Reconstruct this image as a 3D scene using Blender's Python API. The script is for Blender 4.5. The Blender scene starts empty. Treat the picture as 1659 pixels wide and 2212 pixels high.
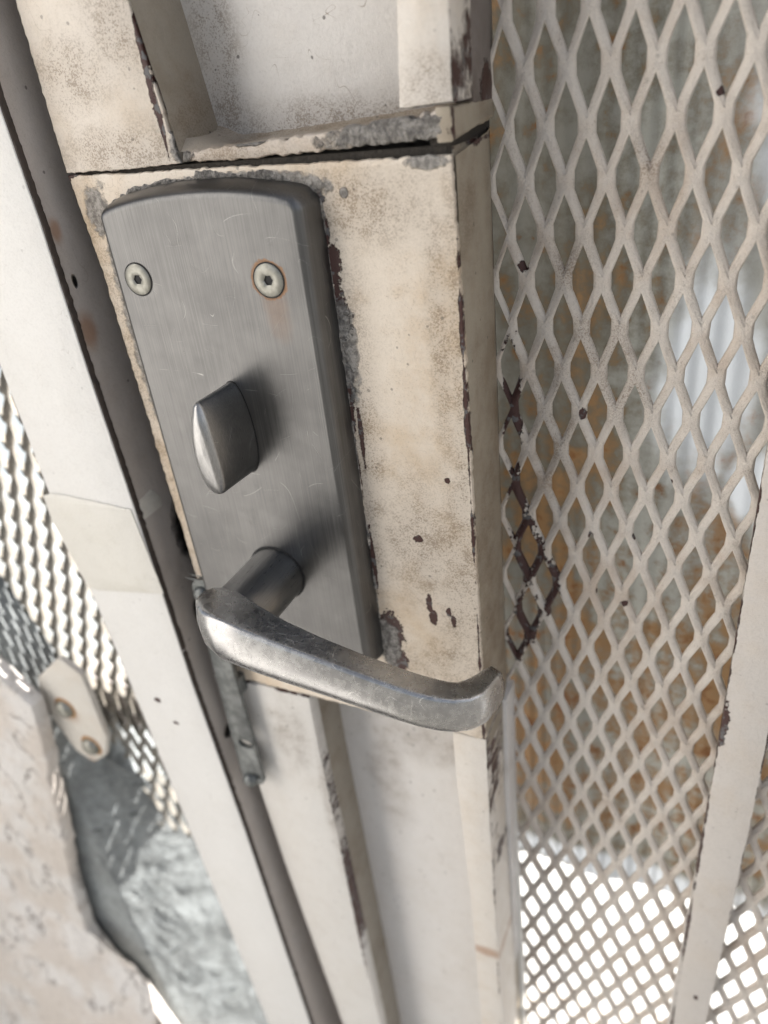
import bpy, bmesh, math, random
from mathutils import Vector, Matrix, noise as mnoise

random.seed(7)
SC = bpy.context.scene
ZC = 1300.0                                  # camera height, mm; modelling below is in millimetres around the lock


def V(x, y, z):
    return Vector((x / 1000.0, y / 1000.0, (z + ZC) / 1000.0))


# ------------------------------------------------------------------ camera
cd = bpy.data.cameras.new('camera')
cam = bpy.data.objects.new('camera', cd)
SC.collection.objects.link(cam)
SC.camera = cam
rt = Vector((0.91086382, 0.39929112, -0.1043729))
dn = Vector((0.12079626, -0.49975953, -0.85769964))
fw = Vector((-0.3946332, 0.76863972, -0.50344575))
M = Matrix((rt, -dn, -fw)).transposed().to_4x4()
M.translation = V(0, -170, 0)
cam.matrix_world = M
cd.sensor_fit = 'HORIZONTAL'
cd.sensor_width = 36
cd.lens = 36 * 1640 / 1659
cd.clip_start = 0.01
cd.clip_end = 300
cd.dof.use_dof = True
cd.dof.focus_distance = 0.203
cd.dof.aperture_fstop = 12

# ------------------------------------------------------------------ light
SUN_EL, SUN_AZ = math.radians(42), math.radians(58)      # azimuth from +Y (behind the gate) towards +X
world = bpy.data.worlds.new('World')
SC.world = world
world.use_nodes = True
wn = world.node_tree.nodes
bg = wn['Background']
sky = wn.new('ShaderNodeTexSky')
sky.sky_type = 'NISHITA'
sky.sun_disc = False
sky.sun_elevation = SUN_EL
sky.sun_rotation = SUN_AZ
sky.dust_density = 3.0
hs = wn.new('ShaderNodeHueSaturation')            # summer haze: a paler sky
hs.inputs['Saturation'].default_value = 0.4
world.node_tree.links.new(sky.outputs[0], hs.inputs['Color'])
world.node_tree.links.new(hs.outputs[0], bg.inputs['Color'])
bg.inputs['Strength'].default_value = 0.06
sd = bpy.data.lights.new('sun', 'SUN')
sd.energy = 5.0
sd.angle = math.radians(0.6)
sd.color = (1.0, 0.96, 0.91)
sun = bpy.data.objects.new('sun', sd)
SC.collection.objects.link(sun)
sdir = Vector((math.sin(SUN_AZ) * math.cos(SUN_EL), math.cos(SUN_AZ) * math.cos(SUN_EL), math.sin(SUN_EL)))
sun.rotation_euler = sdir.to_track_quat('Z', 'Y').to_euler()
sun.location = (1, 2, 4)

vs = SC.view_settings
vs.view_transform = 'Standard'
vs.look = 'None'
vs.exposure = 1.80
vs.gamma = 1
vs.use_curve_mapping = False
SC.render.engine = 'CYCLES'
SC.cycles.max_bounces = 6
SC.cycles.diffuse_bounces = 4
SC.cycles.glossy_bounces = 3
SC.cycles.transmission_bounces = 3
SC.cycles.sample_clamp_indirect = 8
SC.cycles.use_denoising = True


# ------------------------------------------------------------------ shader helper
class S:
    """socket with arithmetic"""
    def __init__(s, g, k):
        s.g, s.k = g, k

    def _m(s, op, *o, clamp=False):
        n = s.g.t.nodes.new('ShaderNodeMath')
        n.operation = op
        n.use_clamp = clamp
        for i, v in enumerate((s,) + o):
            s.g.put(n.inputs[i], v)
        return S(s.g, n.outputs[0])

    def __add__(s, o): return s._m('ADD', o)
    def __radd__(s, o): return s._m('ADD', o)
    def __sub__(s, o): return s._m('SUBTRACT', o)
    def __rsub__(s, o): return (s * -1) + o
    def __mul__(s, o): return s._m('MULTIPLY', o)
    def __rmul__(s, o): return s._m('MULTIPLY', o)
    def __truediv__(s, o): return s._m('DIVIDE', o)
    def abs(s): return s._m('ABSOLUTE')
    def sqrt(s): return s._m('SQRT')
    def min(s, o): return s._m('MINIMUM', o)
    def max(s, o): return s._m('MAXIMUM', o)

    def step(s, a, b):
        """0 at a, 1 at b, smooth"""
        n = s.g.t.nodes.new('ShaderNodeMapRange')
        n.interpolation_type = 'SMOOTHSTEP'
        inv = a > b
        lo, hi = (b, a) if inv else (a, b)
        s.g.put(n.inputs['Value'], s)
        n.inputs['From Min'].default_value = lo
        n.inputs['From Max'].default_value = hi
        n.inputs['To Min'].default_value = 1.0 if inv else 0.0
        n.inputs['To Max'].default_value = 0.0 if inv else 1.0
        return S(s.g, n.outputs['Result'])


class G:
    def __init__(g, name):
        g.m = bpy.data.materials.new(name)
        g.m.use_nodes = True
        g.t = g.m.node_tree
        g.t.nodes.clear()
        g.out = g.t.nodes.new('ShaderNodeOutputMaterial')
        pos = g.t.nodes.new('ShaderNodeNewGeometry')
        v = g.t.nodes.new('ShaderNodeVectorMath')
        v.operation = 'MULTIPLY_ADD'
        g.t.links.new(pos.outputs['Position'], v.inputs[0])
        v.inputs[1].default_value = (1000, 1000, 1000)
        v.inputs[2].default_value = (0, 0, -ZC)
        g.P = S(g, v.outputs[0])                 # position in millimetres
        sx = g.t.nodes.new('ShaderNodeSeparateXYZ')
        g.put(sx.inputs[0], g.P)
        g.x, g.y, g.z = (S(g, sx.outputs[i]) for i in range(3))

    def put(g, inp, v):
        if isinstance(v, S):
            g.t.links.new(v.k, inp)
        elif isinstance(v, tuple) and len(v) == 3 and inp.type == 'RGBA':
            inp.default_value = (*v, 1)
        else:
            inp.default_value = v

    def vec(g, sx, sy, sz, ox=0, oy=0, oz=0):
        v = g.t.nodes.new('ShaderNodeVectorMath')
        v.operation = 'MULTIPLY_ADD'
        g.put(v.inputs[0], g.P)
        v.inputs[1].default_value = (sx, sy, sz)
        v.inputs[2].default_value = (ox, oy, oz)
        return S(g, v.outputs[0])

    def noise(g, f, detail=2, rough=.5, dist=0, off=0, sc=(1, 1, 1)):
        n = g.t.nodes.new('ShaderNodeTexNoise')
        n.inputs['Scale'].default_value = 1
        n.inputs['Detail'].default_value = detail
        n.inputs['Roughness'].default_value = rough
        n.inputs['Distortion'].default_value = dist
        g.put(n.inputs['Vector'], g.vec(f * sc[0], f * sc[1], f * sc[2], off, off * 1.7, off * .6))
        return S(g, n.outputs['Fac'])

    def voro(g, f, sc=(1, 1, 1), off=0, feature='F1'):
        n = g.t.nodes.new('ShaderNodeTexVoronoi')
        n.feature = feature
        n.inputs['Scale'].default_value = 1
        g.put(n.inputs['Vector'], g.vec(f * sc[0], f * sc[1], f * sc[2], off, off, off))
        return S(g, n.outputs['Distance'])

    def mix(g, a, b, f):
        n = g.t.nodes.new('ShaderNodeMix')
        n.data_type = 'RGBA'
        g.put(n.inputs[0], f)
        g.put(n.inputs[6], a)
        g.put(n.inputs[7], b)
        return S(g, n.outputs[2])

    def blobs(g, lst, w=0.55, f=0.35, edge=.12, axes='xz', off=3.0):
        """mask of ragged patches; each (cx, cz, rx, rz) in mm"""
        n1 = g.noise(f, 4, .65, off=off) - .5
        n2 = g.noise(f * .45, 2, .5, off=off + 9) - .5
        A = getattr(g, axes[0]); B = getattr(g, axes[1])
        d = None
        for cx, cz, rx, rz in lst:
            u = (A - cx) / rx
            v = (B - cz) / rz
            e = (u * u + v * v).sqrt()
            d = e if d is None else d.min(e)
        d = d + n1 * (w * 2) + n2 * w
        return d.step(1 + edge, 1 - edge)

    def lines(g, lst, f=.25, off=5., k=1.6):
        """ragged flaking along straight edges; each (axis, value, width mm)"""
        n1 = g.noise(f, 4, .7, off=off)
        n2 = g.noise(f * .22, 2, .6, off=off + 4)
        m = None
        for ax, c, w in lst:
            d = (getattr(g, ax) - c).abs()
            t = (n1 - .35) * (w * k * 1.2) + (n2 - .5) * (w * k * 2)
            q = (t - d).step(0, .25)
            m = q if m is None else m.max(q)
        return m

    def bsdf(g, color, rough=.5, metal=0., bumps=(), spec=None, aniso=None, trans=None):
        b = g.t.nodes.new('ShaderNodeBsdfPrincipled')
        g.put(b.inputs['Base Color'], color)
        g.put(b.inputs['Roughness'], rough)
        g.put(b.inputs['Metallic'], metal)
        if spec is not None:
            g.put(b.inputs['Specular IOR Level'], spec)
        prev = None
        for h, dist in bumps:                    # dist in mm
            n = g.t.nodes.new('ShaderNodeBump')
            n.inputs['Strength'].default_value = 1
            n.inputs['Distance'].default_value = dist / 1000.0
            g.put(n.inputs['Height'], h)
            if prev is not None:
                g.t.links.new(prev, n.inputs['Normal'])
            prev = n.outputs[0]
        if prev is not None:
            g.t.links.new(prev, b.inputs['Normal'])
        sh = b.outputs[0]
        if trans is not None:
            tr = g.t.nodes.new('ShaderNodeBsdfTranslucent')
            g.put(tr.inputs['Color'], color)
            mx = g.t.nodes.new('ShaderNodeMixShader')
            g.put(mx.inputs[0], trans)
            g.t.links.new(b.outputs[0], mx.inputs[1])
            g.t.links.new(tr.outputs[0], mx.inputs[2])
            sh = mx.outputs[0]
        g.t.links.new(sh, g.out.inputs[0])
        return g.m


PRIMER = (0.052, 0.020, 0.017)
BARE = (0.10, 0.105, 0.11)


def paint(name, base=(.60, .545, .485), warm=(.54, .44, .33), dirt=(.17, .115, .07), blobs=None, grey=None, edges=None,
          stains=None, grimy=.35, speck=.5, axes='xz', grain=1.0, rough=.42, off=0., rust=None, black=None, scratch=.5):
    g = G(name)
    big = g.noise(.035, 3, .55, off=off + 1)
    mid = g.noise(.14, 4, .6, off=off + 7)
    fine = g.noise(1.3, 3, .7, off=off + 3)
    c = g.mix(base, warm, (big * .6 + mid * .4).step(.42, .72) * grimy)
    c = g.mix(c, tuple(v * .80 for v in base), fine.step(.46, .66) * .3)
    # thin dirt in the pores of the paint
    pores = (g.noise(2.2, 3, .8, off=off + 5) + (mid - .5) * .35).step(.585, .66)
    c = g.mix(c, dirt, pores * .38 * grimy)
    if stains:
        sm = g.blobs(stains, w=.5, f=.06, edge=.75, axes=axes, off=off + 2)
        pat = (g.noise(2.3, 3, .7, off=off + 8) + (mid - .5) * .45).step(.49, .60)
        c = g.mix(c, (dirt[0] * .75, dirt[1] * .72, dirt[2] * .68), sm * (pat * .46 + .17))
    # little black chips and flecks
    fl = g.voro(.16, off=off + 2)
    sp = ((fl + (g.noise(1.1, 3, .6, off=off) - .5) * .10).step(.085, .06)) * speck
    c = g.mix(c, (.03, .024, .02), sp)
    # hair scratches
    h1 = (g.noise(.10, 1.0, .5, off=off + 11, sc=(1, 1, .35)) - .5).abs().step(.0016, .0004) * g.noise(.09, 1, off=off).step(.5, .62)
    h2 = (g.noise(.16, 1.5, .5, off=off + 23, sc=(.4, 1, 1)) - .47).abs().step(.0016, .0004) * g.noise(.13, 1, off=off + 3).step(.52, .6)
    hs = (h1 + h2) * scratch
    c = g.mix(c, dirt, hs * .7)
    chip = None
    if blobs:
        chip = g.blobs(blobs, w=.8, f=.75, edge=.06, axes=axes, off=off + 3)
    if edges:
        e = g.lines(edges, off=off + 5)
        chip = e if chip is None else chip.max(e)
    hgt = fine * .35 + g.noise(3.0, 2, .6, off=off) * .3
    if rust:
        rm = g.blobs(rust, w=.5, f=.15, edge=.6, axes=axes, off=off + 6)
        c = g.mix(c, (.30, .13, .045), rm * .6)
    metal = 0.0
    if chip is not None:
        gm = g.noise(.30, 3, .6, off=off + 14).step(.56, .62)
        pc = g.mix(PRIMER, (.11, .108, .11), gm)
        # bright broken rim of the paint film round each chip
        c = g.mix(c, pc, chip)
        hgt = hgt - chip * 5
    if grey:
        gk = g.blobs(grey, w=.7, f=.35, edge=.16, axes=axes, off=off + 8)
        c = g.mix(c, g.mix((.10, .095, .09), (.33, .315, .295), g.noise(.5, 5, .7, off=off).step(.38, .62)), gk * .9)
        hgt = hgt + gk * g.noise(.8, 3, .7) * 4
    if black:
        bm = g.blobs(black, w=.35, f=.3, edge=.25, axes=axes, off=off + 4)
        c = g.mix(c, (.006, .006, .006), bm)
        hgt = hgt - bm * 6
    r = rough + (mid - .5) * .2
    return g.bsdf(c, r, metal, [(hgt, .19 * grain), (big + mid * .3, 1.2)])


def steel(name, lo=.47, rough=.30, brush=(6, 6, .12), rust=None, big=.05, wav=1., wdet=1.2, thr=.47, scr=1.0):
    g = G(name)
    br = g.noise(1.0, 3, .75, sc=brush)
    bl = g.noise(.05, 3, .6)
    sm = g.noise(.3, 4, .6, off=4)
    c = g.mix((lo * .84, lo * .84, lo * .85), (lo * 1.18, lo * 1.18, lo * 1.18), (br * .6 + bl * .4).step(.36, .64))
    c = g.mix(c, (lo * .8, lo * .79, lo * .77), sm.step(.62, .78) * .3)
    s = None
    for i, (f, sc_, w) in enumerate([(.07, (1, 1, .6), .0012), (.11, (.5, 1, 1), .0013), (.05, (1, 1, 1), .0007), (.19, (1, 1, .8), .0016), (.16, (.7, 1, .3), .0013)]):
        a = (g.noise(f * wav, wdet, .5, off=i * 13.7, sc=sc_) - .5).abs().step(w * 1.6 * wav, w * .5 * wav) * g.noise(f * 1.2, 1, off=i * 5.1 + 2).step(thr, thr + .08)
        s = a if s is None else s.max(a)
    s = s * scr
    c = g.mix(c, (.80, .80, .78), s * .55)
    met = 1.0
    r = rough + (br - .5) * .16 + (sm - .5) * .12 - s * .05
    if rust:
        ring, streak = rust
        d = ((g.x - ring[0]) * (g.x - ring[0]) + (g.z - ring[1]) * (g.z - ring[1])).sqrt()
        rm = (d + (g.noise(.7, 3, .6) - .5) * 2.2).step(5.4, 4.7)
        st = g.blobs([streak], w=.55, f=.35, edge=.75)
        m = rm.max(st * .22)
        c = g.mix(c, g.mix((.20, .075, .03), (.42, .25, .12), g.noise(1.2, 3, .7)), m * .75)
        met = 1 - m * .8
        r = r + m * .3
    return g.bsdf(c, r, met, [(br, .010), (s * -1, .03), (bl + sm * .1, big)])


# ------------------------------------------------------------------ object helpers
def tag(o, label=None, cat=None, group=None, kind=None):
    if label: o['label'] = label
    if cat: o['category'] = cat
    if group: o['group'] = group
    if kind: o['kind'] = kind
    return o


def empty(name, loc, label, cat, group=None):
    o = bpy.data.objects.new(name, None)
    o.empty_display_size = .05
    SC.collection.objects.link(o)
    o.location = V(*loc)
    return tag(o, label, cat, group)


def link(name, me, mat, parent=None):
    o = bpy.data.objects.new(name, me)
    SC.collection.objects.link(o)
    if mat:
        me.materials.clear()
        me.materials.append(mat)
    off = Vector((0, 0, 0))
    if parent is not None:
        o.parent = parent
        q = parent
        while q is not None:
            off += q.location
            q = q.parent
    me.transform(Matrix.Translation(-off))
    me.update()
    return o


def smooth(me, ang=None):
    for p in me.polygons:
        p.use_smooth = True
    if ang:
        try:
            me.set_sharp_from_angle(angle=math.radians(ang))
        except Exception:
            pass


def jag(pts, amp, step=1.2, f=.35, seed=0, keep=()):
    """subdivide a closed outline and roughen it; sides whose index is in keep stay straight"""
    out = []
    n = len(pts)
    for i in range(n):
        a, b = Vector(pts[i]), Vector(pts[(i + 1) % n])
        L = (b - a).length
        if i in keep or L < 1e-6:
            out.append(tuple(a))
            continue
        k = max(1, int(L / step))
        nr = Vector((-(b - a).y, (b - a).x)) / L
        for j in range(k):
            t = j / k
            p = a + (b - a) * t
            w = min(1, min(t, 1 - t) * L / 2.0) if j else 0
            am = .25 + 1.5 * abs(mnoise.noise(Vector((p.x * .05, p.y * .05, seed + 40))))
            d = am * mnoise.noise(Vector((p.x * f, p.y * f, seed))) + .35 * mnoise.noise(Vector((p.x * f * 3, p.y * f * 3, seed + 9)))
            out.append(tuple(p + nr * (amp * d * w)))
    return out


def slab(name, outline, y0, y1, mat, parent=None, holes=(), bev=.35, axis='y'):
    """flat outline (x,z) filled between y0 (front) and y1 (back), softly bevelled. axis 'x': outline is (y,z)"""
    cu = bpy.data.curves.new(name, 'CURVE')
    cu.dimensions = '2D'
    cu.fill_mode = 'BOTH'
    for lp in (outline,) + tuple(holes):
        sp = cu.splines.new('POLY')
        sp.points.add(len(lp) - 1)
        for q, p in zip(sp.points, lp):
            q.co = (p[0], p[1], 0, 1)
        sp.use_cyclic_u = True
    th = abs(y1 - y0)
    bev = min(bev, th * .45)
    cu.extrude = th / 2 - bev
    cu.bevel_depth = bev
    cu.bevel_resolution = 1
    cu.offset = -bev
    ob = bpy.data.objects.new('tmp', cu)
    SC.collection.objects.link(ob)
    dg = bpy.context.evaluated_depsgraph_get()
    me = bpy.data.meshes.new_from_object(ob.evaluated_get(dg))
    bpy.data.objects.remove(ob)
    ym = (y0 + y1) / 2
    for v in me.vertices:
        x, z, h = v.co
        v.co = V(x, ym - h, z) if axis == 'y' else V(ym + h, x, z)
    bm = bmesh.new(); bm.from_mesh(me)
    bmesh.ops.remove_doubles(bm, verts=bm.verts, dist=1e-6)
    bmesh.ops.recalc_face_normals(bm, faces=bm.faces)
    bm.to_mesh(me); bm.free()
    smooth(me, 35)
    return link(name, me, mat, parent)


def mesh_of(name, verts, faces, mat, parent=None, sm=None, fix=True):
    me = bpy.data.meshes.new(name)
    me.from_pydata([V(*v) for v in verts], [], faces)
    if fix:
        bm = bmesh.new(); bm.from_mesh(me)
        bmesh.ops.recalc_face_normals(bm, faces=bm.faces)
        bm.to_mesh(me); bm.free()
    if sm is not None:
        smooth(me, sm)
    return link(name, me, mat, parent)


def loft(name, rings, mat, parent=None, sm=60, caps=(True, True)):
    n = len(rings[0])
    verts = [p for r in rings for p in r]
    faces = []
    for i in range(len(rings) - 1):
        for j in range(n):
            a, b = i * n + j, i * n + (j + 1) % n
            faces.append((a, b, b + n, a + n))
    if caps[0]: faces.append(tuple(range(n))[::-1])
    if caps[1]: faces.append(tuple((len(rings) - 1) * n + j for j in range(n)))
    return mesh_of(name, verts, faces, mat, parent, sm)


def box(name, x0, x1, y0, y1, z0, z1, mat, parent=None, bev=0.3):
    bm = bmesh.new()
    bmesh.ops.create_cube(bm, size=1)
    for v in bm.verts:
        v.co = V(x0 if v.co.x < 0 else x1, y0 if v.co.y < 0 else y1, z0 if v.co.z < 0 else z1)
    if bev:
        bmesh.ops.bevel(bm, geom=list(bm.edges), offset=bev / 1000, segments=2, affect='EDGES', profile=.5)
    me = bpy.data.meshes.new(name)
    bm.to_mesh(me); bm.free()
    smooth(me, 35)
    return link(name, me, mat, parent)


def inset(pts, d):
    """inset a clockwise or ccw closed outline by d (towards its inside)"""
    n = len(pts)
    ar = sum(pts[i][0] * pts[(i + 1) % n][1] - pts[(i + 1) % n][0] * pts[i][1] for i in range(n))
    s = 1 if ar > 0 else -1
    out = []
    for i in range(n):
        a, b, c = Vector(pts[i - 1]), Vector(pts[i]), Vector(pts[(i + 1) % n])
        t = ((b - a).normalized() + (c - b).normalized()).normalized()
        nr = Vector((-t.y, t.x)) * s
        out.append(tuple(b + nr * d))
    return out


def round_poly(pts, r, seg=6):
    out = []
    n = len(pts)
    for i in range(n):
        a, b, c = Vector(pts[i - 1]), Vector(pts[i]), Vector(pts[(i + 1) % n])
        rr = r[i] if isinstance(r, (list, tuple)) else r
        if rr <= 0:
            out.append(tuple(b)); continue
        u, w = (a - b).normalized(), (c - b).normalized()
        ang = u.angle(w)
        t = rr / math.tan(ang / 2)
        ctr = b + (u + w).normalized() * (rr / math.sin(ang / 2))
        p0, p1 = b + u * t, b + w * t
        a0 = math.atan2((p0 - ctr).y, (p0 - ctr).x)
        a1 = math.atan2((p1 - ctr).y, (p1 - ctr).x)
        da = (a1 - a0 + math.pi) % (2 * math.pi) - math.pi
        for k in range(seg + 1):
            q = a0 + da * k / seg
            out.append((ctr.x + rr * math.cos(q), ctr.y + rr * math.sin(q)))
    return out


def lathe_y(name, cx, cz, prof, mat, parent=None, n=48, sm=40, hexr=None):
    """profile [(r, y)] turned about an axis parallel to Y"""
    rings = []
    for r, y in prof:
        rings.append([(cx + r * math.cos(2 * math.pi * k / n), y, cz + r * math.sin(2 * math.pi * k / n)) for k in range(n)])
    return loft(name, rings, mat, parent, sm, (prof[0][0] > 0, True))


# ------------------------------------------------------------------ materials
CH = (.585, .535, .48)
m_box = paint('lock box paint', base=(.68, .605, .515), warm=(.57, .44, .30), grimy=.8, off=0,
              blobs=[(-94.3, -40.3, 4.0, 5.9), (-93.6, -53.3, 3.7, 7.2), (-93.8, -72.2, 2.4, 6.3), (-94.6, -62, 1.8, 5), (-94.2, -83, 1.5, 5), (-93.9, -100, .8, 9), (-92.9, -130, .8, 12), (-94, -32.5, 1.4, 3), (-90.3, -157.0, 4.6, 7.8), (-89.2, -168.5, 4.2, 6.0),
                     (-95.6, -25.2, 2.6, 1.9), (-75.6, -142.5, 1.0, 3.4), (-74.6, -147.5, 1.3, 2.8), (-69.4, -144.2, .8, 1.8), (-68.0, -147.2, .8, 2.2), (-77.2, -119.2, 1.5, 1.2), (-66.9, -98.6, .8, .9), (-91.4, -88, .7, 9)],
              grey=[(-116.7, -20.2, 21, 1.8), (-163.5, -26.5, 4.5, 6.1), (-66.0, -18.9, 5.1, 1.5), (-161, -60, 3.4, 36), (-92, -62, 3, 13), (-91.2, -162, 4, 10), (-97, -22.5, 6, 2.6), (-87.6, -24.4, 1.1, 1.2)],
              edges=[('z', -16.5, 1.0), ('x', -171.0, 1.4), ('x', -60.4, .85), ('z', -196, .9)],
              stains=[(-64, -132, 9, 40), (-61.5, -100, 3.5, 95), (-77, -121, 12, 21), (-80, -172, 14, 14), (-88, -27, 24, 8), (-91, -90, 6, 50), (-66, -60, 3, 40), (-165, -90, 7, 70), (-70, -168, 9, 18)])
m_side = paint('shaded box side paint', base=(.33, .29, .23), warm=(.21, .16, .11), axes='yz', grimy=.8, off=20, edges=[('y', 1.0, 1.5), ('y', 30.5, .9), ('z', -16.8, 1.8)],  # box cream darkened: shade of the right-hand face put into the colour, plus dirt
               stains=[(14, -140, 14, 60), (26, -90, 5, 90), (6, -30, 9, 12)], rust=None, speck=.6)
m_stile = paint('stile paint', base=(.66, .60, .53), warm=(.55, .45, .34), grimy=.6, off=40,
                edges=[('x', -171.5, 1.1), ('x', -135.6, .9), ('z', -16, .9)], blobs=[(-136.5, 8, .9, 12)], grey=[(-132.5, -12, 2.0, 4.5)],
                stains=[(-150, -12, 18, 7), (-160, 6, 12, 8), (-142, 14, 10, 10)], speck=.45)
m_low = paint('lower stile paint', base=(.66, .64, .61), warm=(.56, .51, .45), grimy=.32, off=50, edges=[('z', -197.2, .8)], blobs=[(-127.4, -330, .6, 50), (-127.6, -245, .5, 22)],
              stains=[(-140, -222, 8, 18), (-128, -260, 3, 40)], speck=.5)
m_panel = paint('recess paint', base=(.65, .63, .61), warm=(.54, .49, .43), grimy=.3, off=60, stains=[(-100, -10.5, 40, 5), (-110, -250, 8, 30), (-90, -230, 24, 9), (-129, 0, 6, 60)], speck=.7,
                edges=[('z', -12.5, .5)], scratch=.9)
m_strip = paint('strip paint', base=(.65, .61, .56), grimy=.4, off=70, edges=[('x', -59.9, .5), ('x', -72.6, .2), ('z', -8.2, .4)], rust=[(-64, -325, 7, 3)], stains=[(-66, -4, 6, 6)], speck=.3)
m_reveal = paint('shaded reveal paint', base=(.29, .26, .215), warm=(.20, .165, .12), axes='yz', grimy=.8, off=80, edges=[('y', .8, 1.0)], stains=[(12, -8, 12, 10), (4, -210, 8, 16), (12, -6, 14, 6)], speck=.7)  # stile cream with the reveal's shade, and some grime, mixed into its base
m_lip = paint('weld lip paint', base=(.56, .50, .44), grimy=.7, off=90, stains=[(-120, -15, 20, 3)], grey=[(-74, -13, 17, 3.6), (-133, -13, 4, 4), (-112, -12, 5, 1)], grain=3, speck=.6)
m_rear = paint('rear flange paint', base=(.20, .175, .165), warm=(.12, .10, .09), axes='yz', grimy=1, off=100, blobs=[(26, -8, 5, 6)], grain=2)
m_post = paint('post paint', base=(.72, .71, .69), warm=(.64, .61, .56), grimy=.16, off=110, blobs=[(-196, -211, 1.8, 1.2), (-190, -222, 1.4, .9)], speck=.18, scratch=.35)
m_post_side = paint('shaded post side paint', base=(.50, .46, .43), warm=(.40, .35, .31), axes='yz', grimy=.45, off=120, rust=[(-2.5, -59, 3, 5), (-3, -30, 2, 3)],  # post white toned down; the side's shade is part of this colour
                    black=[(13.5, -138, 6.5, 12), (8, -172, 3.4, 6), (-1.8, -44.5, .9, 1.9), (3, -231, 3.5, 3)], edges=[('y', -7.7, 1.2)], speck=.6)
m_bar = paint('glazing bar paint', base=(.56, .525, .49), grimy=.3, off=130, edges=[('x', 10.6, .9), ('x', 24.2, .6)], blobs=[(11.2, -190, 1.4, 9), (18, -347, .8, 1.6)], speck=.25, grain=2.2)
m_mesh = paint('mesh paint', base=(.60, .55, .495), warm=(.49, .41, .34), grimy=1.0, off=140, grain=4, rough=.6, speck=.22, scratch=0,
               blobs=[(-57.0, -88, 2.6, 18), (-56.0, -122, 2.6, 15), (-53.5, -138, 3.4, 14), (-49.8, -141, 3.0, 8), (-45.2, -151, 2.8, 9), (-53.0, -166, 4.2, 11), (-57.5, -178, 3, 9),
                      (-52.9, -48.8, 1.3, 1.5), (-36.5, -89.3, 1.0, 1.8), (-20, -128, 1, 1.1), (-14, -40, .8, .9), (-30, -150, 1.1, 1.2), (-33, -129, .8, 1.3), (-9, -12, 1.1, 1.0),
                      (-46, -160, 1.4, 3), (-12, -108, .8, .8), (-22, -153, 1.2, 1)],
               stains=[(-24, -24, 4, 6), (-41, -50, 6, 8), (-33, -70, 9, 9), (-45, -95, 7, 26), (-26, -82, 8, 10)])
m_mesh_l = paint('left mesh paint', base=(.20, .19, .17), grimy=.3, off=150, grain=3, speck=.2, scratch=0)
m_tape = paint('tape', base=(.67, .65, .60), warm=(.61, .585, .51), grimy=.5, off=160, speck=.15, grain=.8, scratch=.3)
m_bracket = paint('bracket paint', base=(.60, .57, .52), grimy=.3, off=170, rust=[(-272, -250, 6, 6), (-268, -288, 6, 6)], speck=.1)
m_trim = paint('trim paint', base=(.66, .65, .62), grimy=.12, off=175, speck=.1)

m_plate = steel('brushed lock plate', .135, .36, (2.6, 2.6, .03), wav=.45, wdet=0., thr=.55, scr=.45, rust=((-107.2, -42.5), (-106.5, -49.5, 3.0, 6.5)))
m_lever = steel('worn lever steel', .37, .27, (.3, .3, .3), scr=.7)
m_neck = steel('lever neck steel', .30, .30, (5, .10, 5), scr=.2)
m_knob = steel('thumb turn steel', .30, .32, (4, 4, .5), scr=.6, wav=.6, wdet=0, thr=.5)
g = G('dark gap'); m_dark = g.bsdf((.008, .008, .009), .7)
g = G('dark primer seam'); m_seam = g.bsdf(g.mix((.012, .011, .010), (.055, .045, .035), g.noise(.5, 4, .7)), .85, 0, [(g.noise(.8, 4, .7), .8)])
g = G('zinc screw'); nn = g.noise(.5, 3, .6)
m_screw = g.bsdf(g.mix((.29, .288, .26), (.24, .236, .21), nn.step(.4, .6)), .36 + (nn * .15), .75, [(nn, .05)])
g = G('galvanised steel'); nn = g.noise(.25, 3, .6)
m_galv = g.bsdf(g.mix((.19, .20, .20), (.11, .118, .118), nn.step(.35, .65)), .40, .65, [(g.noise(1.2, 2), .04)])

# ------------------------------------------------------------------ the setting
g = G('paving')
nn = g.noise(.004, 6, .7)
m_ground = g.bsdf(g.mix((.11, .105, .095), (.15, .145, .135), nn.step(.35, .65)), .85, 0, [(g.noise(.08, 4, .7), 3)])
o = mesh_of('ground', [(-30000, -30000, -1300), (30000, -30000, -1300), (30000, 30000, -1300), (-30000, 30000, -1300)], [(0, 1, 2, 3)], m_ground)
tag(o, 'plain pale concrete ground spreading under the gate', kind='structure')
g = G('white terrace')
nn = g.noise(.03, 6, .7)
m_terr = g.bsdf(g.mix((.52, .52, .51), (.40, .40, .385), nn.step(.4, .7)), .8, 0, [(g.noise(.05, 3, .6), 2)])
o = mesh_of('terrace', [(-2500, 60, -1296), (3500, 60, -1296), (3500, 5000, -1296), (-2500, 5000, -1296)], [(0, 1, 2, 3)], m_terr)
tag(o, 'sunlit white terrace floor seen through the mesh', kind='structure')

g = G('blue grey path')
nn = g.noise(.01, 6, .7)
m_path = g.bsdf(g.mix((.22, .245, .26), (.17, .19, .20), nn.step(.4, .7)), .8, 0, [(g.noise(.05, 3, .6), 2)])
o = mesh_of('path', [(-7000, 130, -1292), (-560, 130, -1292), (-560, 7000, -1292), (-7000, 7000, -1292)], [(0, 1, 2, 3)], m_path)
tag(o, 'pale blue grey path seen through the left mesh', kind='structure')

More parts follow.
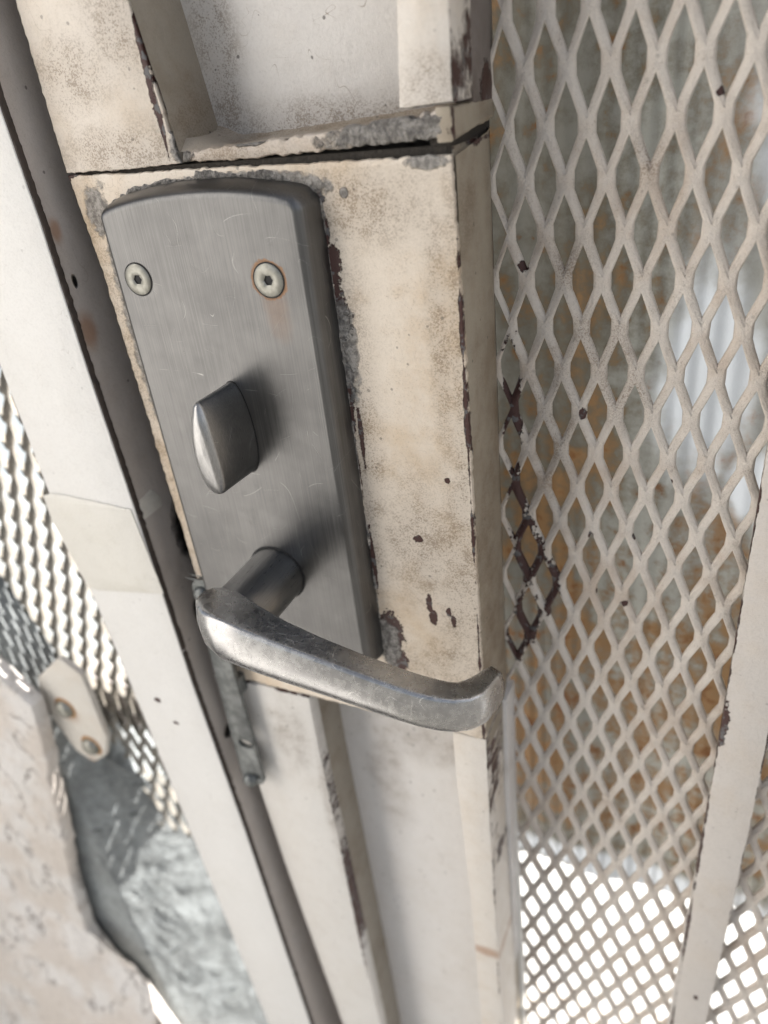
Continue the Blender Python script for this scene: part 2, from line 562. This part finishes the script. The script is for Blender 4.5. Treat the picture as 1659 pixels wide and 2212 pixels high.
# ------------------------------------------------------------------ expanded metal
def expanded(name, x0, x1, z0, z1, y, mat, parent, pitch=9.8, row=12.1, xref=-52.4, zref=-4.3, th=1.6, tilt=.7, s=2.25, t=3.1, b=2.1, cut=None, half=1.0):
    verts, faces = [], []
    h, w2 = row, pitch / 2
    r0 = int(math.floor((zref - z1) / row)) - 1
    r1 = int(math.ceil((zref - z0) / row)) + 1
    for r in range(r0, r1 + 1):
        cz = zref - r * row
        if cz - h > z1 or cz + h < z0:
            continue
        ox = xref + (w2 if r % 2 == 0 else 0)
        k0 = int(math.floor((x0 - ox) / pitch)) - 1
        k1 = int(math.ceil((x1 - ox) / pitch)) + 1
        for k in range(k0, k1 + 1):
            cx = ox + k * pitch
            if cx - w2 < x0 - .01 or cx + w2 > x1 + .01:
                continue
            if cut and cut(cx, cz):
                continue
            out = [(0, h), (w2 * .55, h * .45), (w2, b * .4), (w2, 0), (w2, -b * .4), (w2 * .55, -h * .45), (0, -h), (-w2 * .55, -h * .45), (-w2, -b * .4), (-w2, 0), (-w2, b * .4), (-w2 * .55, h * .45)]
            e = .55
            hw = w2 - s
            inn = [(0, h - t), (hw * .57, h * .43), (hw, b), (hw + .03, 0), (hw, -b), (hw * .57, -h * .43), (0, -h + t), (-hw * .57, -h * .43), (-hw, -b), (-hw - .03, 0), (-hw, b), (-hw * .57, h * .43)]
            n = len(out)
            base = len(verts)

            def yo(px, pz):
                # strands lean: each bond twists so the upper edge of a hole stands forward
                wob = .15 * mnoise.noise(Vector(((cx + px) * .11, (cz + pz) * .09, 3.3)))
                return wob

            def ti(px, pz):
                return tilt * (-1 if pz > 0 else 1) * min(1, abs(pz) / (h * .5))
            def push(px, pz, dy, k=1.0):
                jx = .16 * mnoise.noise(Vector(((cx + px) * .2, (cz + pz) * .2, 1.)))
                verts.append((cx + px + jx, y + dy + yo(px, pz) + ti(px, pz) * k, cz + pz))
            grow = lambda p, q, a: (p[0] + (q[0] - p[0]) * a, p[1] + (q[1] - p[1]) * a)
            rings = []
            for p in out: push(*p, -th / 2, 0)
            for p, q in zip(inn, out): push(*grow(p, q, .35), -th / 2 - .03, .7)
            for p, q in zip(inn, out): push(*grow(p, q, .10), -th * .32, 1)
            for p in inn: push(*p, 0, 1)
            for p, q in zip(inn, out): push(*grow(p, q, .10), th * .32, 1)
            for p in out: push(*p, th / 2, 0)
            for a in range(5):
                for j in range(n):
                    i0 = base + a * n + j
                    i1 = base + a * n + (j + 1) % n
                    faces.append((i0, i1, i1 + n, i0 + n))
    me = bpy.data.meshes.new(name)
    me.from_pydata([V(*v) for v in verts], [], faces)
    bm = bmesh.new(); bm.from_mesh(me)
    bmesh.ops.remove_doubles(bm, verts=bm.verts, dist=2e-5)
    bm.to_mesh(me); bm.free()
    smooth(me, 75)
    return link(name, me, mat, parent)


# ------------------------------------------------------------------ the gate
gate = empty('gate', (-60, 15, -1300), 'cream painted steel mesh gate with a brushed steel lever lock and flaking paint', 'gate')
TOP, BOT = 230, -1270
fl = [(-171.6, TOP), (-145, TOP), (-136.8, 14.7), (-132.6, -14.7), (-131.6, -16.2), (-171.0, -15.9)]
slab('stile_flange', jag([(-174, TOP), (-165, TOP), (-145.5, 74), (-136.8, 14.7), (-133.4, -11.5), (-132.2, -15.6), (-150, -16.1), (-171.0, -15.9), (-171.4, 30)], .8, .8, .45, 1, keep=(0, 1)), 0, 6, m_stile, gate)
slab('stile_flange', jag([(-170.6, -197.0), (-127.9, -197.0), (-128.2, -240), (-126.0, -428), (-124, BOT), (-144, BOT), (-150.5, -446), (-160.2, -316), (-163.5, -253)], .35, 1.2, .4, 2, keep=(4, 5)), .25, 6.2, m_low, gate)
# stile core: the recessed channel between the two flanges
box('stile_web', -172, -60.6, 20, 31, -13.3, TOP, m_panel, gate, .2)
box('stile_web', -150, -58.5, 20.2, 31.2, BOT, -196.8, m_panel, gate, .2)
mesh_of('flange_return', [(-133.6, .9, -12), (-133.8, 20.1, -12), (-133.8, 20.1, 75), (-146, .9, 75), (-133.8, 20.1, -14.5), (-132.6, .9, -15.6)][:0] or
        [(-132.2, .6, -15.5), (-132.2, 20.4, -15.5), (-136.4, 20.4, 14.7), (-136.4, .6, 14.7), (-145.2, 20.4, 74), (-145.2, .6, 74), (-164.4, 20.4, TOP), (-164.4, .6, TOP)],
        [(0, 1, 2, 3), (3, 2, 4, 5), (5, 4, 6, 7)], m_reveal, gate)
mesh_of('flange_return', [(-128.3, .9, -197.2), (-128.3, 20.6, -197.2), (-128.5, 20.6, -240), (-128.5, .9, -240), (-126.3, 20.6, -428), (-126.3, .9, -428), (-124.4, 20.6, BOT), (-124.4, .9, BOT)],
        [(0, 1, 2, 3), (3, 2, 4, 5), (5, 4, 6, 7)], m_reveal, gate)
# strips on the right of the channel
slab('edge_strip', jag([(-72.6, -8.6), (-71.0, 13), (-66, TOP), (-54.5, TOP), (-59.7, 10), (-60.1, -8.0)], .18, 1.3, .5, 3, keep=(1, 2)), 1.0, 15.4, m_strip, gate, bev=.9)
slab('edge_strip', jag([(-72.1, -197.2), (-59.9, -197.2), (-60.2, -244), (-58.2, -376), (-55, BOT), (-66, BOT), (-69.5, -385), (-70.1, -291), (-72.0, -224)], .2, 1.3, .5, 4, keep=(3, 4)), .9, 20, m_strip, gate, bev=.7)
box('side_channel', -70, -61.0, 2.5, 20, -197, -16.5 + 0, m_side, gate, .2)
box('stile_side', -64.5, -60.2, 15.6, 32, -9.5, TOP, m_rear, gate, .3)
sl = [(-59.9, -197.4), (-60.4, -244), (-58.4, -376), (-55.2, BOT)]
vs_, fs_ = [], []
for i, (x, z) in enumerate(sl):
    vs_ += [(x, 1.4, z), (x + .1, 26, z), (x - 4, 31.0, z)]
for i in range(3):
    a = i * 3
    fs_ += [(a, a + 1, a + 4, a + 3), (a + 1, a + 2, a + 5, a + 4)]
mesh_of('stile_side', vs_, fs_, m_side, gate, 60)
r_ = []
for x, z in [(-60.3, -204), (-60.2, -244), (-58.0, -376), (-55.0, BOT)]:
    r_.append([(x + 1.7 * math.cos(k * math.pi / 5), 28.6 + 2.6 * math.sin(k * math.pi / 5), z) for k in range(10)])
loft('edge_bead', r_, m_trim, gate)

# lock box
lb = slab('lock_box', jag([(-171.0, -16.5), (-150, -17.1), (-131.5, -16.9), (-100, -17.6), (-60.7, -17.8), (-59.9, -60), (-59.8, -196.2), (-93, -196.0), (-127.5, -196.0), (-166.8, -195.6), (-165.2, -150), (-167.8, -60), (-168.6, -39)], .8, .8, .4, 5), 0, 2.0, m_box, gate, bev=.5)
vs_, fs_ = [], []
prof = [(-60.25, 1.5), (-59.9, 3), (-59.9, 24), (-60.6, 28), (-62.5, 31), (-66, 31.6)]
for z in (-18.3, -60, -110, -160, -196.0):
    vs_ += [(x, y, z + (0.0 if z < -20 else (y * .10))) for x, y in prof]
for i in range(4):
    for j in range(5):
        a = i * 6 + j
        fs_.append((a, a + 1, a + 7, a + 6))
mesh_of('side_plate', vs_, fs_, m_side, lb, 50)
box('box_core', -165, -61.2, 2.1, 30.5, -195.6, -18.3, m_seam, lb, .2)
# dark seam and the ledge over the box
box('seam', -169.5, -62.0, 1.6, 19.9, -18.2, -16.0, m_seam, gate, .2)
slab('weld_lump', jag([(.2, -8.6), (31, -9.2), (31, -13.4), (16, -14.2), (.4, -15.4)], .6, 1.0, .4, 61), -64, -60.1, m_side, gate, bev=.6, axis='x')
box('seam', -66, -61.4, 1.8, 31, -18.2, -13.0, m_seam, gate, .1)
slab('weld_lip', jag([(-132.3, -15.4), (-110, -15.9), (-90, -15.2), (-73, -14.8), (-62.0, -14.6), (-61.2, -9.6), (-75, -9.9), (-90, -11.4), (-110, -12.4), (-131.5, -13.0)], 1.1, .8, .4, 6), .3, 4.0, m_lip, gate, bev=.8)
vs_, fs_ = [], []
N = 48
for i in range(N + 1):
    x = -133.2 + (72.0) * i / N
    top = -13.2 + 3.4 * (i / N) ** 1.5
    for j, y in enumerate((1.2, 5, 10, 15, 19, 21)):
        nz = .35 * mnoise.noise(Vector((x * .25, y * .3, 2)))
        vs_.append((x, y, top + nz + (0.5 if j >= 4 else 0) + (1.6 if j == 5 else 0) + 2.8 * math.exp(-((x + 133) / 5.) ** 2) * (j >= 1)))
for i in range(N):
    for j in range(5):
        a = i * 6 + j
        fs_.append((a, a + 1, a + 7, a + 6))
mesh_of('weld_ledge', vs_, fs_, paint('ledge paint', base=(.40, .35, .29), warm=(.26, .21, .15), grimy=1, off=95, axes='xy', stains=[(-100, 17, 40, 6)], grain=2, speck=.5), gate, 60)

# ragged filler and lifted paint round the lock plate
m_fill = paint('filler', base=(.50, .46, .41), grimy=1, off=210, grain=4, speck=1, scratch=0, grey=[(-125, -20, 40, 6), (-158, -60, 5, 60), (-93, -60, 4, 40), (-93, -150, 4, 30)])
ftr = [(-93.6, -166), (-93.9, -120), (-94.0, -80), (-94.2, -40), (-94.4, -26), (-96.5, -22.6), (-108, -19.7), (-125, -18.9), (-140, -19.8), (-150, -21.8), (-157.6, -24.6), (-158.8, -34), (-158.6, -60), (-158.4, -95), (-158.0, -130)]
r_ = []
cum = 0
for i in range(len(ftr) - 1):
    a, b = Vector(ftr[i]), Vector(ftr[i + 1])
    L = (b - a).length
    nr = Vector((-(b - a).y, (b - a).x)) / L
    for k in range(max(1, int(L / .8))):
        p = a + (b - a) * (k * .8 / L)
        cum += .8
        w = max(.12, .9 + 1.5 * mnoise.noise(Vector((cum * .12, 0, 3))) + .9 * mnoise.noise(Vector((cum * .6, 0, 7))))
        if abs(p.x + 94) < 1.5: w *= .6
        q = []
        for m_ in range(9):
            th_ = math.pi * m_ / 8
            u = math.cos(th_) * w * (1 + .3 * mnoise.noise(Vector((cum * .8, m_ * .8, 1))))
            h_ = math.sin(th_) * min(.9, w * .7) * (1 + .6 * mnoise.noise(Vector((cum * .9, m_ * .9, 5)))) 
            q.append((p.x + nr.x * u, .15 - h_, p.y + nr.y * u))
        r_.append(q)
loft('filler_bead', r_, m_fill, gate, 50, (False, False))

# lock plate
pl = [(-94.7, -168.2), (-95.2, -24.2)]
n_arc = 18
for i in range(1, n_arc):
    t = i / n_arc
    x = -95.2 + (-157.0 + 95.2) * t
    pl.append((x, -24.2 - .6 * t + 3.9 * (1 - (2 * t - 1) ** 2) ** .8))
pl += [(-157.2, -25.0), (-156.4, -168.2)]
pr = round_poly(pl, [3.4, 3.9] + [0] * (n_arc - 1) + [3.0, 3.4], 6)
rings = []
for d, y in [(-1.3, .05), (-1.1, -1.5), (-.5, -4.2), (0.0, -5.6), (.30, -6.4), (.8, -7.2), (1.4, -7.75), (2.1, -7.98), (2.4, -8.0)]:
    rings.append([(x, y, z) for x, z in inset(pr, d)])
plate = loft('lock_plate', rings, m_plate, gate, 55, (False, True))
plate.data.polygons[-1].use_smooth = False
for sx, sz in ((-148.4, -42.3), (-107.2, -42.5)):
    sc = bpy.data.meshes.new('x')
    n = 48
    def ringc(r, y, k=n): return [(sx + r * math.cos(2 * math.pi * (j + .5) / k), y, sz + r * math.sin(2 * math.pi * (j + .5) / k)) for j in range(k)]
    def hexr(r, y):
        o_ = []
        for j in range(n):
            a = 2 * math.pi * (j + .5) / n
            q = (a % (math.pi / 3)) - math.pi / 6
            rr = r * math.cos(math.pi / 6) / math.cos(q)
            o_.append((sx + rr * math.cos(a), y, sz + rr * math.sin(a)))
        return o_
    head = loft('screw', [ringc(4.15, -7.6), ringc(4.15, -8.25), ringc(3.85, -8.5), ringc(2.4, -8.55), hexr(1.55, -8.5), hexr(1.3, -8.3)], m_screw, plate, 40, (False, False))
    loft('socket', [hexr(1.62, -8.42), hexr(1.55, -8.06)], m_dark, head, 30, (False, True))
    loft('recess', [ringc(4.16, -8.12), ringc(4.50, -8.14)], m_dark, head, 30, (False, False))

# thumb turn
def tear(y, top, bot, wt, wb, cx=-125.5, n=40):
    """drop shaped outline, narrow at the top"""
    pts = []
    H = (top - bot)
    for k in range(n):
        a = 2 * math.pi * k / n
        v = math.cos(a)
        u = math.sin(a)
        zc = (top + bot) / 2 + H / 2 * v
        f = (1 - v) / 2
        w = wt + (wb - wt) * f ** .9
        uu = math.copysign(abs(u) ** .80, u)
        pts.append((cx + w * uu, y, zc))
    return pts
rings = [tear(-7.7, -70.2, -98.0, 3.7, 5.2), tear(-9, -70.1, -98.0, 3.6, 5.1), tear(-15, -70.0, -97.6, 3.2, 4.9), tear(-23.0, -69.8, -97.2, 2.7, 4.6),
         tear(-23.9, -70.1, -96.9, 2.4, 4.35), tear(-24.4, -70.8, -96.2, 1.9, 3.8)]
def bulge(r, a):
    return [(x, y - a * (1 - ((z + 83.5) / 14) ** 2), z) for x, y, z in r]
rings[3:] = [bulge(r, 1.6) for r in rings[3:]]
last = rings[-1]
for sc_ in (.80, .60, .40, .20, .05):
    rings.append([(-125.3 + (x + 125.3) * sc_, -24.75 - .35 * (1 - sc_) - 1.6 * (1 - ((z + 83.5) * sc_ / 14) ** 2), -83.5 + (z + 83.5) * sc_) for x, y, z in last])
knob = loft('thumb_turn', rings, m_knob, gate, 50, (False, True))
tag(knob, 'teardrop shaped steel thumb turn above the lever')
loft('shadow_gap', [tear(-8.06, -69.9, -98.4, 4.0, 5.5), tear(-8.10, -70.2, -97.9, 3.6, 5.1)], m_dark, knob, 30, (False, False))

# lever
def crs(ctl, n=4):
    out = []
    m_ = len(ctl)
    for i in range(m_):
        p0, p1, p2, p3 = (Vector(ctl[(i + k) % m_]) for k in (-1, 0, 1, 2))
        for j in range(n):
            t = j / n
            out.append(tuple(.5 * ((2 * p1) + (-p0 + p2) * t + (2 * p0 - 5 * p1 + 4 * p2 - p3) * t * t + (-p0 + 3 * p1 - 3 * p2 + p3) * t ** 3)))
    return out
# section: u outwards (front +), v up; unit half sizes
sec = crs([(-1, .80), (-.88, .98), (-.4, 1.0), (.2, .98), (.56, .955), (.70, .90), (.78, .80), (.93, .45), (1.02, 0), (.98, -.45), (.72, -.84), (.2, -1.02), (-.4, -.98), (-.85, -.7), (-1.0, -.2), (-1.02, .3)], 3)
#       x      y      z      dir(deg)  a     b
path = [(-132.7, -34.6, -127.4, 0, .7, 1.2), (-131.9, -35.0, -128.4, 0, 2.7, 3.2), (-129.6, -36.0, -129.8, 0, 4.9, 5.4), (-126.0, -37.3, -131.2, 0, 6.9, 7.2), (-120.5, -38.6, -132.2, 0, 7.6, 8.2),
        (-112, -39.8, -133.7, 0, 6.4, 8.0), (-103, -40.6, -135.2, 0, 5.4, 7.6), (-92, -41.2, -136.6, 0, 4.7, 7.1), (-80, -41.5, -138.3, 0, 4.35, 6.6), (-68, -41.6, -140.0, 0, 4.2, 6.3), (-62, -41.4, -140.8, 3, 4.2, 6.2),
        (-57.5, -40.7, -141.5, 14, 4.2, 6.1), (-54.2, -39.6, -142.1, 29, 4.2, 6.0), (-51.4, -37.8, -142.6, 46, 4.1, 5.9), (-49.3, -35.0, -142.9, 60, 4.0, 5.8), (-47.9, -31.6, -143.0, 66, 3.3, 5.7), (-46.8, -28.6, -142.9, 68, 2.7, 5.6), (-46.2, -27.0, -142.8, 68, 2.3, 5.3), (-46.0, -26.5, -142.8, 68, 1.5, 4.5)]
rings = []
for x, y, z, d, a, b in path:
    c_, s_ = math.cos(math.radians(d)), math.sin(math.radians(d))
    # path direction (c, s) in (x, +y); outward normal = (s, -c)
    rings.append([(x + u * a * s_, y - u * a * c_, z + v * b) for u, v in sec])
lever = loft('lever_handle', rings, m_lever, gate, 55)
tag(lever, 'brushed steel lever handle with a scratched blade curling back at its tip')
r_ = []
for y, r in ((-7.5, 9.3), (-20, 9.3), (-33, 9.3), (-36.5, 9.1), (-38.5, 6)):
    r_.append([(-123.4 + r * math.cos(2 * math.pi * k / 64), y, -134.2 + r * math.sin(2 * math.pi * k / 64)) for k in range(64)])
neck = loft('neck', r_, m_neck, lever, 40, (False, True))
loft('collar_gap', [[(-123.4 + r * math.cos(2 * math.pi * k / 64), y, -134.2 + r * math.sin(2 * math.pi * k / 64)) for k in range(64)] for r, y in ((9.95, -8.06), (9.7, -8.14), (9.2, -8.14))], m_dark, lever, 30, (False, False))

# sliding bolt strip with oval hole beside the lock
def oval(cx, cz, rx, rz, n=20, rot=0): return [(cx + rx * math.cos(2 * math.pi * k / n), cz + rz * math.sin(2 * math.pi * k / n)) for k in range(n)]
bolt = slab('bolt_strip', round_poly([(-165.3, -249.5), (-154.2, -249.5), (-155.0, -145.8), (-163.0, -145.8)], 4.2, 6), -5.8, -3.6, m_galv, gate,
            holes=[oval(-158.6, -226.0, 3.4, 2.2), oval(-157.4, -244.5, 2.0, 1.6)], bev=.4)
tag(bolt, 'dull galvanised bolt strip hanging below the lever neck')
for bx, bz in ((-158.8, -151.5), (-161.0, -247.5)):
    lathe_y('screw', bx, bz, [(3.4, -3.6), (3.3, -6.6), (2.6, -7.6), (1.2, -8.2), (.2, -8.3)], m_galv, bolt, 24)
box('spacer', -163, -155, -3.7, .2, -200, -192, m_galv, bolt, .2)

# mesh infill, bar
def cutl(cx, cz):
    return (cx < -50 and abs(cz + 55) < 9 and cx < -54.5)
mp = expanded('mesh_panel', -63, 168, -1240, TOP, 30.6, m_mesh, gate, cut=None)
for zz in (-20, -29, -41, -57, -66, -80, -105, -118, -131, -144, -155, -170, -187, -205):
    pass
slab('glazing_bar', jag([(10.6, TOP), (24.4, TOP), (24.4, -250), (23.4, -380), (20.0, BOT), (6.0, BOT), (8.9, -386), (10.6, -220)], .22, 1.3, .5, 8, keep=(0, 4)), 24.2, 28.6, m_bar, gate, bev=.4)
box('far_stile', 166, 200, 0, 31, BOT, TOP, m_strip, gate, .6)
box('bottom_rail', -60, 166, 0, 31, BOT, BOT + 40, m_strip, gate, .6)
box('top_rail', -57, 166, 0, 31, TOP - 2, TOP + 38, m_strip, gate, .6)

# ------------------------------------------------------------------ rippled sheet behind the mesh
g = G('rippled sheet')
n1 = g.noise(.03, 4, .6, sc=(1, 1, .6)); n2 = g.noise(.10, 5, .7, off=4); n3 = g.noise(.22, 3, .6, sc=(1, 1, .25), off=8)
c = g.mix((.35, .355, .325), (.15, .135, .10), (n1 * .5 + n2 * .5).step(.40, .58))
low = g.z.step(-90, -230) * g.z.step(-318, -296)
rst = (n2 * .6 + n1 * .4 + low * .09).step(.50, .64)
c = g.mix(c, tuple([.09, .08, .06]), g.x.step(-22, -50) * .55)
c = g.mix(c, (.42, .43, .42), g.x.step(-30, 0) * g.z.step(-200, -120) * .45)
c = g.mix(c, (.29, .165, .07), rst * .8)
c = g.mix(c, (.17, .065, .02), (n2 + low * .07).step(.60, .72) * .8)
cl = g.blobs([(-6, -88, 13, 34), (12, -20, 14, 24), (10, -125, 8, 12), (-22, -331, 60, 9)], w=.6, f=.07, edge=.4)
c = g.mix(c, (.46, .49, .52), cl)
m_sheet = g.bsdf(c, .55, 0, [(n2, .5), (g.noise(1.0, 3), .05)], trans=cl * .16 + .10)
vs_, fs_ = [], []
XS = [-58.5 * 1 - 30 + i * .7 for i in range(int(250 / .7))]
ZS = [TOP - 4, 100, 40, 10, -30, -70, -110, -150, -190, -230, -270, -305, -341]
for z in ZS:
    for x in XS:
        w = .28 * math.sin(x * 2 * math.pi / 5.6 + 2.2 * math.sin(z * .02 + x * .03) + 5 * mnoise.noise(Vector((x * .04, z * .01, 9)))) + 5.0 * mnoise.noise(Vector((x * .03, z * .014, 5)))
        zz = z + (0 if z > -300 else (x + 60) * .06 + .5 * math.sin(x * 2.2))
        vs_.append((x, 62 + w, zz))
nx = len(XS)
for i in range(len(ZS) - 1):
    for j in range(nx - 1):
        a = i * nx + j
        fs_.append((a, a + 1, a + 1 + nx, a + nx))
o = mesh_of('rippled_sheet', vs_, fs_, m_sheet, None, 180)
tag(o, 'rust stained rippled privacy sheet hanging behind the gate mesh', 'sheet')

# ------------------------------------------------------------------ fixed frame on the left
fr = empty('gate_post', (-196, 10, -1300), 'smooth off-white fixed gate post with a beige tape band, left of the lock', 'gate post')
pl_ = [(-214, TOP + 40), (-180.4, TOP + 40), (-179.2, 0), (-177.9, -27), (-177.6, -70), (-176.4, -111), (-174.8, -195), (-170.6, -282), (-165.9, -442), (-160, -1290), (-182, -1290), (-197.4, -465), (-208.6, -205), (-214.3, -117), (-215, -50)]
slab('post', jag(pl_, .16, 1.6, .4, 12, keep=(0, 9)), -8, -5.5, m_post, fr, bev=.5)
m_flake = (lambda g: g.bsdf(g.mix((.02, .015, .013), (.09, .07, .06), g.noise(.3, 4, .7)), .8))(G('flaking primer edge'))
slab('primer_edge', jag([(x + (.45 if x > -190 else -.5), z) for x, z in pl_], .8, .9, .5, 44, keep=(0, 9)), -7.55, -5.4, m_flake, fr, bev=.1)
vs_, fs_ = [], []
rs = [(-180.6, TOP + 40), (-179.4, 0), (-178.1, -27), (-177.8, -70), (-176.6, -111), (-175.0, -195), (-170.8, -282), (-166.1, -442), (-160.2, -1290)]
for x, z in rs:
    vs_ += [(x + .0, -7.2, z), (x, 30, z), (x - 34, 30, z)]
for i in range(len(rs) - 1):
    a = i * 3
    fs_ += [(a, a + 1, a + 4, a + 3), (a + 1, a + 2, a + 5, a + 4)]
mesh_of('post_side', vs_, fs_, m_post_side, fr, 30)
box('sun_block_strip', -212, -140, 33, 39, -1290, TOP + 40, m_post_side, fr, .3)  # added strip that keeps sun from leaking through the gap beside the gate
slab('tape', jag([(-217.0, -118), (-213, -116.6), (-205.5, -116.4), (-177.4, -118.2), (-174.3, -152.6), (-206, -157.5), (-211, -157.0), (-213.2, -150), (-217.4, -128)], .3, 1.3, .3, 15), -8.5, -8.05, m_tape, fr, bev=.4)
slab('tape', jag([(-7.6, -117.4), (2, -116), (5.5, -121), (2.5, -131), (4, -139), (-1.5, -143), (-1, -149), (-7.2, -152)], 1.1, 1.2, .3, 16), -177.15, -176.35, m_tape, fr, bev=.1, axis='x')
# mesh of the fixed side, standing on the low wall
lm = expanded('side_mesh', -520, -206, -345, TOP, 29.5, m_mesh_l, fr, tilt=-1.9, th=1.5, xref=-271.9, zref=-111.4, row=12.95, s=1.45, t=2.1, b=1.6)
box('mesh_rail', -330, -196, 34, 46, -292, -262, m_post_side, fr, .5)

brk = slab('bracket', round_poly([(-289, -250), (-283, -232), (-262, -214), (-251, -222), (-251, -262), (-257, -276), (-268, -285), (-278, -280)], 4, 5), 2, 5.5, m_bracket, fr, bev=1.2)
for bx, bz in ((-271.5, -248), (-264, -271)):
    lathe_y('screw', bx, bz, [(5.0, 2.1), (4.8, .4), (3.6, -.8), (2.0, -1.3), (.3, -1.4)], m_screw, brk, 28)
    ob = lathe_y('rust_ring', bx, bz, [(6.4, 1.98), (5.6, 1.6), (4.9, 1.5)], None, brk, 28)
    g = G('rust'); ob.data.materials.append(g.bsdf(g.mix((.28, .12, .04), (.45, .30, .16), g.noise(.6, 3)), .8))

# ------------------------------------------------------------------ low masonry wall
wall = empty('masonry_wall', (-420, 60, -1300), 'low rough masonry wall, cream render broken away over grey mortar, below the left mesh', 'wall')
g = G('grey mortar')
n1 = g.noise(.035, 4, .6); n2 = g.noise(.22, 5, .75, off=3); n3 = g.noise(.09, 3, .6, off=7)
c = g.mix((.29, .305, .305), (.44, .47, .475), (n1 * .5 + n2 * .5).step(.38, .62))
c = g.mix(c, (.06, .07, .07), (n3 * .5 + n2 * .5).step(.57, .65) * .85)
m_mort = g.bsdf(c, 1.0, 0, spec=.1, bumps= [(n2, 3.0), (n3, 1.5), (g.noise(1.1, 4, .7), .5)])
g = G('cream render')
n1 = g.noise(.03, 4, .6, off=2); n2 = g.noise(.25, 5, .75, off=5)
c = g.mix((.66, .60, .545), (.74, .71, .68), n1.step(.4, .6))
wv = (g.noise(.04, 3, .6, off=9, sc=(1, 1, .5)) - .5).abs().step(.014, .002) * g.noise(.03, 2, off=2).step(.42, .54)
c = g.mix(c, (.20, .16, .14), wv * .6)
c = g.mix(c, (.36, .31, .26), n2.step(.52, .70) * .5)
m_rend = g.bsdf(c, .7, 0, [(n2, 1.4), (wv * -1, .9), (g.noise(1.4, 3, .7), .25)])

# mortar reveal from the front corner back to the post
vs_, fs_ = [], []
U, W = 100, 150
def topz(u):
    ks = [(-1.6, -186), (-.45, -188), (-.2, -194), (-.05, -222), (.08, -262), (.2, -306), (.32, -330), (.6, -334), (1.3, -330)]
    for (a, za), (b, zb) in zip(ks, ks[1:]):
        if u <= b:
            return za + (zb - za) * (u - a) / (b - a)
    return ks[-1][1]
for i in range(U + 1):
    u = -.95 + 2.25 * i / U
    zt = topz(u)
    for j in range(W + 1):
        t = j / W
        z = zt + (-1290 - zt) * t ** 2.2
        x = -299 + 82 * u
        y = 3.5 + 80 * max(u, 0)
        lean = min(1, (zt - z) / 60.)
        nz = mnoise.noise(Vector((x * .04, y * .04, z * .04))) * 1.3 + mnoise.noise(Vector((x * .15, y * .15, z * .15))) * .8 + mnoise.noise(Vector((x * .45, y * .45, z * .4))) * .6
        x += nz * .72 
        y += -nz * .6
        z2 = z + (3.5 * mnoise.noise(Vector((u * 9, 3, 0))) if j == 0 else 0)
        vs_.append((x, y, z2))
# cap behind
nj = W + 1
for i in range(U):
    for j in range(W):
        a = i * nj + j
        fs_.append((a, a + 1, a + 1 + nj, a + nj))
b0 = len(vs_)
for i in range(U + 1):
    x, y, z = vs_[i * nj]
    vs_.append((x - 25, y + 75, z + 4))
for i in range(U):
    fs_.append((i * nj, (i + 1) * nj, b0 + i + 1, b0 + i))
mesh_of('mortar', vs_, fs_, m_mort, wall, 180)
box('wall_core', -900, -352, 12, 110, -1295, -192, m_mort, wall, 2)
# cream render skin with its broken edge
sk = slab('render_coat', jag([(-900, -196), (-345, -197), (-310, -205), (-294, -224), (-279, -240), (-283, -262), (-291, -290), (-303, -340), (-318, -392), (-330, -452), (-322, -480), (-303, -505), (-290, -560), (-276, -620), (-288, -1290), (-900, -1290)], 2.6, 2.2, .12, 31, keep=(0, 13, 14, 15)), -9, 0, m_rend, wall, bev=2.2)
# plinth
vs_, fs_ = [], []
A, B = 60, 50
def pt(i, j):
    x = -620 + 332 * i / A
    t = j / B
    edge = max(0, (x + 345)) * -.55
    top = -408 - .62 * (x + 400) * 1.0 if x > -400 else -408 - .2 * (x + 400)
    if t < .4:
        q = t / .4
        y = -8 - 20 * q; z = top - 82 * q
    else:
        q = (t - .4) / .6
        y = -28 - 30 * q; z = top - 82 - (1290 + top - 82) * q ** 1.5
        z = max(z, -1294)
    nz = mnoise.noise(Vector((x * .06, z * .06, 8))) * 3 + mnoise.noise(Vector((x * .2, z * .2, 4))) * 1.1 + mnoise.noise(Vector((x * .6, z * .5, 4))) * .5
    return (x, y - nz, z)
for i in range(A + 1):
    for j in range(B + 1):
        vs_.append(pt(i, j))
for i in range(A):
    for j in range(B):
        a = i * (B + 1) + j
        fs_.append((a, a + B + 1, a + B + 2, a + 1))
mesh_of('plinth', vs_, fs_, m_rend, wall, 180)

# made-up white wall out of view, bouncing sunlight onto the gate from the left
g = G('white bounce wall'); nn = g.noise(.01, 5, .7)
m_bounce = g.bsdf(g.mix((.80, .78, .75), (.74, .72, .69), nn.step(.4, .7)), .8, 0, [(g.noise(.2, 4, .7), 1)])
o = box('bounce_wall', -760, -600, -950, -290, -1298, 900, m_bounce, None, 4)
tag(o, 'tall white wall added out of view to bounce sunlight from the left', 'wall')
